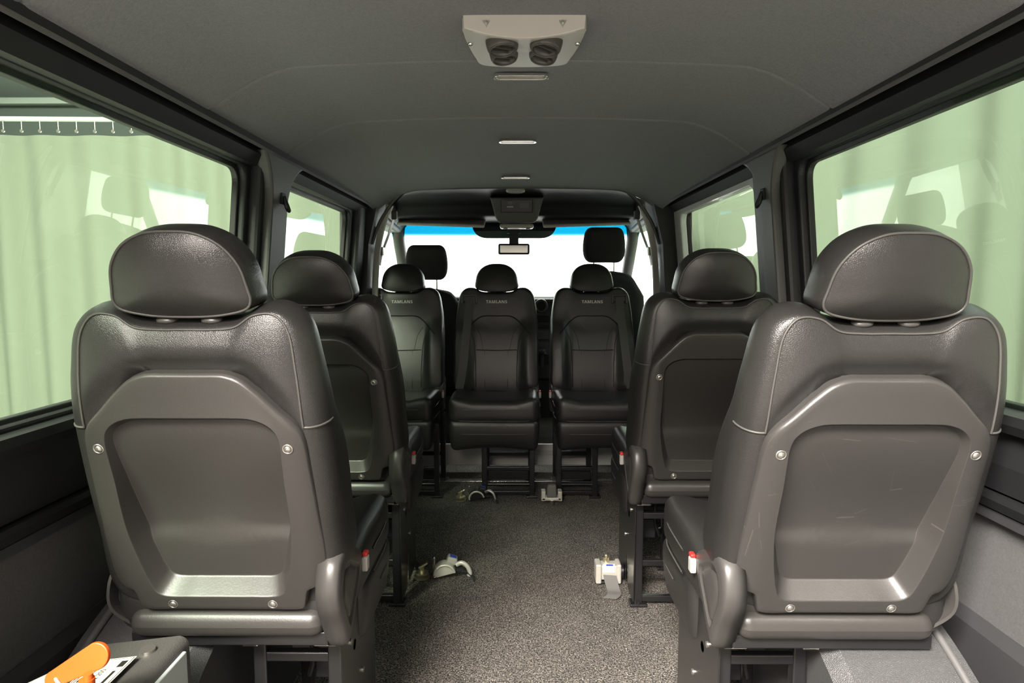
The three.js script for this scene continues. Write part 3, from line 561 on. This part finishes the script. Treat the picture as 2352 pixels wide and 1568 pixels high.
{
  const t = thing('overhead_console', 'grey overhead console with radio slot above the mirror', 'console', [.008, 1.60, -4.02]);
  const sh = new THREE.Shape(); sh.moveTo(-.158, .058); sh.lineTo(.158, .058); sh.lineTo(.125, -.06); sh.quadraticCurveTo(.115, -.085, .09, -.085); sh.lineTo(-.09, -.085); sh.quadraticCurveTo(-.115, -.085, -.125, -.06); sh.closePath();
  const g = new THREE.ExtrudeGeometry(sh, { depth: .12, bevelEnabled: true, bevelSize: .01, bevelThickness: .014, bevelSegments: 3 }); g.translate(0, 0, -.12); g.computeVertexNormals();
  const body = part(t, 'body', boxUV(g), mTrimGrey); body.rotation.x = .22;
  const slot = part(t, 'radio_slot', box(.20, .078, .012, 0, .012, .014), mBlack); slot.rotation.x = .22;
  part(slot, 'bezel', merge([box(.21, .006, .016, 0, .052, .015, .002), box(.21, .006, .016, 0, -.028, .015, .002), box(.006, .084, .016, -.104, .012, .015, .002), box(.006, .084, .016, .104, .012, .015, .002)]), mCover);
  for (const [x, y, w, h, m] of [[-.042, .034, .03, .022, mCover], [-.042, .010, .042, .010, mGrey], [-.074, .03, .010, .010, mCover], [-.010, .03, .010, .010, mCover], [-.074, .012, .010, .010, mCover], [-.010, .012, .010, .010, mCover], [.048, .018, .06, .036, mCover]]) part(slot, 'button', box(w, h, .006, x, y, .021, .001), m);
  part(t, 'map_lamp', rbox(.225, .03, .10, .014).translate(0, -.098, -.20), M([.42, .41, .38], .35));
  for (const q of [-1, 1]) part(t, 'lamp_button', cyl(.014, .006, q * .075, -.115, -.17), mTrimGrey);
}
{
  const t = thing('rear_view_mirror', 'rear view mirror hanging from the windscreen centre', 'mirror', [-.012, 1.376, -4.68]);
  part(t, 'housing', rbox(.236, .082, .03, .034, [4, 2, 1]).translate(0, 0, -.012), mTrimDark);
  part(t, 'glass', rbox(.205, .058, .006, .026, [4, 2, 1]).translate(0, 0, .006), mChrome.clone());
  part(t, 'mount', merge([box(.07, .10, .03, 0, .08, -.02), box(.10, .03, .05, 0, .13, -.02)]), mTrimDark);
}
// front seat belts hanging on the B pillars
for (const s of [-1, 1]) {
  const t = thing('seat_belt', `grey cab seat belt hanging at the ${s < 0 ? 'left' : 'right'} door pillar`, 'seat belt', [0, 0, 0]);
  part(t, 'strap', ribbon([[s * .705, 1.50, -3.66], [s * .745, 1.40, -3.68], [s * .785, 1.30, -3.69], [s * .80, 1.23, -3.69]], [0, .2, 1], .045, .003), mGrey);
  part(t, 'anchor', box(.03, .05, .04, s * .70, 1.515, -3.65), mTrimGrey);
  part(t, 'tongue', box(.018, .05, .05, s * .78, 1.31, -3.685), mChrome);
}

// ---------------------------------------------------------------- ceiling fittings
for (const [z, x, label] of [[-1.69, .015, 'nearest chrome framed ceiling lamp behind the vent unit'], [-2.44, .008, 'middle chrome framed ceiling lamp'], [-3.2, 0, 'farthest chrome framed ceiling lamp near the cab']]) {
  const y = roofY(0) + roofFall(z), t = thing('ceiling_light', label, 'light', [x, y - .004, z], 'ceiling lamps');
  const o = (k, w) => { const p = new THREE.Shape(); rrect(p, -.07 * k - w, .07 * k + w, -.017 - w, .017 + w, .0165 + w); return p; };
  const ring = o(1, 0); ring.holes.push(o(1, -.005)); const g = new THREE.ExtrudeGeometry(ring, { depth: .004, bevelEnabled: true, bevelSize: .002, bevelThickness: .003, bevelSegments: 3, curveSegments: 10 }); g.rotateX(Math.PI / 2); part(t, 'frame', boxUV(g), mChrome);
  const lens = new THREE.ExtrudeGeometry(o(1, -.005), { depth: .001, bevelEnabled: false, curveSegments: 10 }); lens.rotateX(Math.PI / 2); part(t, 'lens', boxUV(lens), M([.09, .087, .08], .4));
}
{
  const t = thing('cab_light', 'small round lamp in the cab roof lining', 'light', [0, 1.666, -3.72]);
  const g = new THREE.TorusGeometry(.045, .012, 8, 28); g.rotateX(Math.PI / 2); part(t, 'frame', strip(g), mGrey); part(t, 'lens', cyl(.036, .006, 0, -.004, 0), M([.3, .3, .28], .4));
}
{ // roof air outlet unit: upright rear face, underside rising to the front
  const t = thing('air_vent_unit', 'beige roof vent unit with four round air nozzles', 'air vent', [.018, 1.668, -1.46]);
  const plan = [[-.124, .128], [-.04, .130], [.04, .130], [.124, .128], [.127, .09], [.122, .02], [.112, -.06], [.10, -.112], [.05, -.130], [0, -.134], [-.05, -.130], [-.10, -.112], [-.112, -.06], [-.122, .02], [-.127, .09]];
  const c = new THREE.CatmullRomCurve3(plan.map(([x, z]) => V(x, 0, z)), true, 'centripetal'), o = []; for (let i = 0; i < 150; i++) o.push(c.getPoint(i / 150));
  const dep = (x, z) => lerp(.010, .040 - 1.2 * x * x, clamp((z + .134) / .262));
  const at = (k, f) => o.map((p) => { const x = p.x * k, z = p.z * k; return V(x, .006 - f * (dep(x, z) + .006), z); });
  part(t, 'housing', loft([at(1, 0), at(1, .5), at(1, .93), at(.992, 1), at(.95, 1), at(.85, 1), at(.7, 1), at(.5, 1), at(.3, 1), at(.15, 1), [V(0, -dep(0, 0), 0)]]), mVent);
  const lip = new THREE.Shape(); lip.moveTo(-.124, .004); lip.lineTo(.124, .004); lip.lineTo(.122, -.020); lip.quadraticCurveTo(0, -.060, -.122, -.020); lip.closePath();
  const vg = new THREE.ExtrudeGeometry(lip, { depth: .006, bevelEnabled: true, bevelSize: .0015, bevelThickness: .002, bevelSegments: 2, curveSegments: 24 }); vg.translate(0, 0, .127); part(t, 'rear_lip', boxUV(vg), M([.50, .47, .44], .5));
  for (const [x, z, r] of [[-.046, .085, .033], [.046, .085, .033], [-.044, .008, .031], [.044, .008, .031]]) {
    const nz = part(t, 'nozzle', strip(new THREE.LatheGeometry([[0, 0], [r * .80, 0], [r * .82, -.011], [r * .90, -.013], [r * .99, -.008], [r * 1.06, .004], [r * 1.06, .016]].map(([a, b]) => new THREE.Vector2(a, b)), 28)), mVentDark);
    nz.position.set(x, -dep(x, z) - .004, z); nz.rotation.set(-.12, 0, x > 0 ? -.12 : .12);
    for (const k of [-1, 0, 1]) { const sl = part(nz, 'slat', box(r * 1.5 * (k ? .8 : 1), .006, .003, 0, -.006, k * r * .42, .001), mVentDark); sl.rotation.y = .5; }
    part(nz, 'throat', cyl(r * .76, .002, 0, -.002, 0), mBlackHole);
    const ring = new THREE.TorusGeometry(r * .85, .0013, 6, 28); ring.rotateX(Math.PI / 2); ring.translate(0, -.0125, 0); part(nz, 'ring', strip(ring), mTrimGrey);
  }
  for (const q of [-1, 1]) part(t, 'screw', strip(new THREE.SphereGeometry(.006, 12, 8).translate(q * .116, -dep(.116, .05) - .001, .05)), mChrome);
  for (const q of [-1, 1]) part(t, 'lip_boss', merge([cyl(.009, .006, q * .078, -.012, .134, 'z', 3), strip(new THREE.SphereGeometry(.004, 10, 8).translate(q * .078, -.013, .138))]), mGrey);
}

// ---------------------------------------------------------------- floor retractors and winch
const mSilver = M([.62, .60, .54], .38, { metalness: .35 }), mBrass = M([.60, .55, .38], .28, { metalness: .9 }), mBlue = M([.03, .06, .35], .4), mPaper = M([.7, .7, .62], .6), mWeb = M([.13, .127, .12], .75);
const disc = (r, h, x, y, z) => cyl(r, h, x, y, z, 'y', 28);
function dome(r, len, y0 = 0) {   // half barrel lying along z
  const sh = new THREE.Shape(); sh.moveTo(-r, 0); sh.absarc(0, 0, r, Math.PI, 0, true); sh.lineTo(-r, 0);
  const g = new THREE.ExtrudeGeometry(sh, { depth: len, bevelEnabled: true, bevelSize: .004, bevelThickness: .004, bevelSegments: 2, curveSegments: 18 }); g.translate(0, y0, -len / 2); return boxUV(g);
}
function knobbed(name, label, pos, turn, k, dark) {   // side view kind: floor knob, barrel, hook
  const t = thing(name, label, 'retractor', pos, 'wheelchair strap retractors on the floor'); t.rotation.y = turn; t.scale.setScalar(k);
  part(t, 'floor_anchor', merge([disc(.036, .010, -.105, .006, 0), disc(.030, .008, -.105, .024, 0), disc(.012, .04, -.105, .035, 0)]), mBrass);
  const kn = part(t, 'anchor_knob', rbox(.05, .012, .022, .006).translate(0, 0, 0), mBrass); kn.position.set(-.1, .06, 0); kn.rotation.z = .5;
  const b = part(t, 'barrel', dome(.048, .045, .0), dark ? mBlack : mSilver); b.position.set(0, .02, 0); b.rotation.z = .22;
  const rim = part(t, 'barrel_rim', (() => { const g = new THREE.TorusGeometry(.047, .006, 8, 30, Math.PI); return strip(g); })(), mSilver); rim.position.set(0, .02, .026); rim.rotation.z = .22;
  const c = part(t, 'label_block', rbox(.05, .035, .05, .01).translate(0, 0, 0), dark ? mBlack : mGrey); c.position.set(.035, .068, -.03); c.rotation.z = -.3;
  part(c, 'blue_label', box(.03, .003, .026, 0, .0185, .004, .001), mBlue);
  part(t, 'hook', tube([[.055, .055, 0], [.08, .066, .004], [.105, .05, .008], [.118, .02, .012], [.115, .005, .014]], .011, 30, false, 8), dark ? mScrew : mSilver);
  part(t, 'strap', ribbon([[.05, .03, .0], [.09, .035, .01], [.12, .012, .02], [.14, .004, .03], [.13, .004, .06]], [.2, 0, 1], .03, .003), mCloth);
  part(t, 'lever', merge([cyl(.006, .05, -.05, .06, -.01), strip(new THREE.SphereGeometry(.008, 10, 8).translate(-.05, .088, -.01))]), mChrome); part(t, 'lever_ball', strip(new THREE.SphereGeometry(.008, 10, 8).translate(-.045, .014, .03)), mChrome);
  return t;
}
knobbed('strap_retractor', 'silver strap retractor with blue label on the carpet by the left seat', [-.272, .002, -2.30], .1, .82, false);
knobbed('strap_retractor', 'black strap retractor on the floor in front of the middle rear facing seat', [-.20, .002, -3.14], .0, .80, true);
{
  const t = knobbed; void t;
  const r = thing('strap_retractor', 'silver strap retractor with hanging grey webbing beside the right seat', 'retractor', [.350, .002, -2.27], 'wheelchair strap retractors on the floor');
  part(r, 'housing', rbox(.088, .058, .05, .008).translate(0, .042, 0), mSilver);
  part(r, 'side_cheek', merge([box(.022, .075, .06, -.038, .04, .004, .006), box(.018, .075, .06, .038, .04, .004, .006)]), mSilver);
  part(r, 'paper_label', box(.045, .034, .002, 0, .062, .027, .0005), mPaper); part(r, 'blue_mark', box(.026, .006, .001, .003, .075, .0285, .0003), mBlue);
  part(r, 'bolt', merge([disc(.012, .02, -.005, .08, -.01), strip(new THREE.SphereGeometry(.008, 10, 8).translate(-.005, .095, -.01))]), mBrass);
  part(r, 'webbing', ribbon([[.004, .035, .028], [.006, .02, .05], [.01, .004, .085], [.006, .006, .12], [-.012, .004, .14]], [1, 0, .15], .048, .003), mWeb);
  part(r, 'spool_knob', cyl(.026, .012, .051, .04, 0, 'x'), mBlack);
  part(r, 'floor_plate', box(.1, .01, .06, 0, .006, 0), mBlack);
}
{
  const r = thing('strap_retractor', 'silver strap retractor with grey webbing in front of the right rear facing seat', 'retractor', [.185, .002, -3.10], 'wheelchair strap retractors on the floor');
  part(r, 'housing', merge([box(.10, .016, .05, 0, .03, .0), box(.022, .05, .05, -.042, .045, 0), box(.022, .05, .05, .042, .045, 0)]), mSilver);
  part(r, 'webbing', rbox(.052, .07, .03, .012, [2, 2, 1], (v) => { v.x *= 1 - 4 * Math.max(0, v.y); }).translate(0, .07, .012), mWeb);
  part(r, 'floor_anchor', disc(.012, .024, 0, .013, .02), mChrome);
}
{ // electric winch on the left wheel arch
  const t = thing('winch', 'grey metal winch box with rating plate at the lower left', 'winch', [-.702, .283, -1.03]);
  const sh = new THREE.Shape(); sh.moveTo(-.12, 0); sh.lineTo(.10, 0); sh.lineTo(.10, .185); sh.quadraticCurveTo(.099, .197, .086, .199); sh.lineTo(-.05, .182); sh.quadraticCurveTo(-.10, .17, -.12, .14); sh.closePath();
  const mBody = M([.085, .082, .076], .5, { bumpMap: grainBump, bumpScale: .0005, metalness: .3 });
  const g = new THREE.ExtrudeGeometry(sh, { depth: .19, bevelEnabled: true, bevelSize: .004, bevelThickness: .004, bevelSegments: 2, curveSegments: 8 }); g.translate(0, 0, -.05); part(t, 'housing', boxUV(g), mBody);
  part(t, 'end_plate', box(.008, .182, .17, .107, .096, .055, .003), M([.36, .40, .39], .5), 'pale grey green end plate');
  part(t, 'raised_cover', rbox(.13, .012, .12, .005).rotateZ(.12).translate(-.02, .188, .07), mBody);
  part(t, 'bolt', merge([cyl(.013, .012, .055, .2, -.005), cyl(.018, .003, .055, .194, -.005)]), mScrew);
  const cv = document.createElement('canvas'); cv.width = 256; cv.height = 512; const c = cv.getContext('2d');
  c.fillStyle = '#e8e4cc'; c.fillRect(0, 0, 256, 512); c.strokeStyle = '#26241f'; c.lineWidth = 6; c.strokeRect(10, 10, 236, 492); c.strokeRect(24, 24, 60, 464); c.fillStyle = '#26241f';
  c.save(); c.translate(128, 256); c.rotate(-Math.PI / 2); c.font = 'bold 44px sans-serif'; c.textAlign = 'center'; c.fillText('202 200', 60, 18); c.fillText('CE', -150, 26); c.restore();
  for (let k = 0; k < 6; k++) { c.fillRect(34, 50 + k * 72, 38, 44); c.clearRect; } c.fillStyle = '#e8e4cc'; for (let k = 0; k < 6; k++) c.fillRect(44, 60 + k * 72, 18, 24); c.fillStyle = '#26241f'; c.fillRect(190, 40, 40, 70); c.fillRect(196, 150, 20, 150); c.fillRect(190, 330, 40, 60);
  const ct = new THREE.CanvasTexture(cv); ct.colorSpace = THREE.SRGBColorSpace;
  const pg = new THREE.PlaneGeometry(.075, .13); pg.rotateX(-Math.PI / 2); const pl = part(t, 'rating_plate', pg, M([1, 1, 1], .5, { map: ct })); pl.position.set(.015, .2035, .085); pl.rotation.z = .12;
}
{
  const mO = M([.62, .095, .008], .45), t = thing('release_tag', 'orange plastic pull tag with white cord above the winch', 'tag', [-.640, .572, -.858]); t.scale.setScalar(.78);
  const sh = new THREE.Shape(); sh.absarc(.035, .018, .023, -Math.PI / 2 + .5, Math.PI / 2 + .35, false); sh.absarc(-.04, -.022, .013, Math.PI / 2 + .5, 3 * Math.PI / 2 + .3, false); sh.closePath();
  const hole = new THREE.Path(); hole.absarc(-.038, -.021, .005, 0, 6.283, true); sh.holes.push(hole);
  const g = new THREE.ExtrudeGeometry(sh, { depth: .006, bevelEnabled: true, bevelSize: .002, bevelThickness: .002, bevelSegments: 2 }); const m = part(t, 'tag', boxUV(g), mO); m.rotation.x = -.25;
  part(t, 'plug', merge([cyl(.013, .035, .03, -.03, .02), cyl(.018, .015, .03, -.052, .02), cyl(.008, .02, .033, -.012, .02)]), mO);
  part(t, 'cord', tube([[-.04, -.022, .004], [-.032, -.018, .014], [-.018, -.035, .016], [-.01, -.06, .01]], .003, 20), mWhitePlastic);
  part(t, 'grey_hose', tube([[-.20, -.10, .05], [-.11, -.05, .02], [-.055, -.028, 0]], .012, 20, false, 10), mGrey);
}
renderer.render(scene, camera);
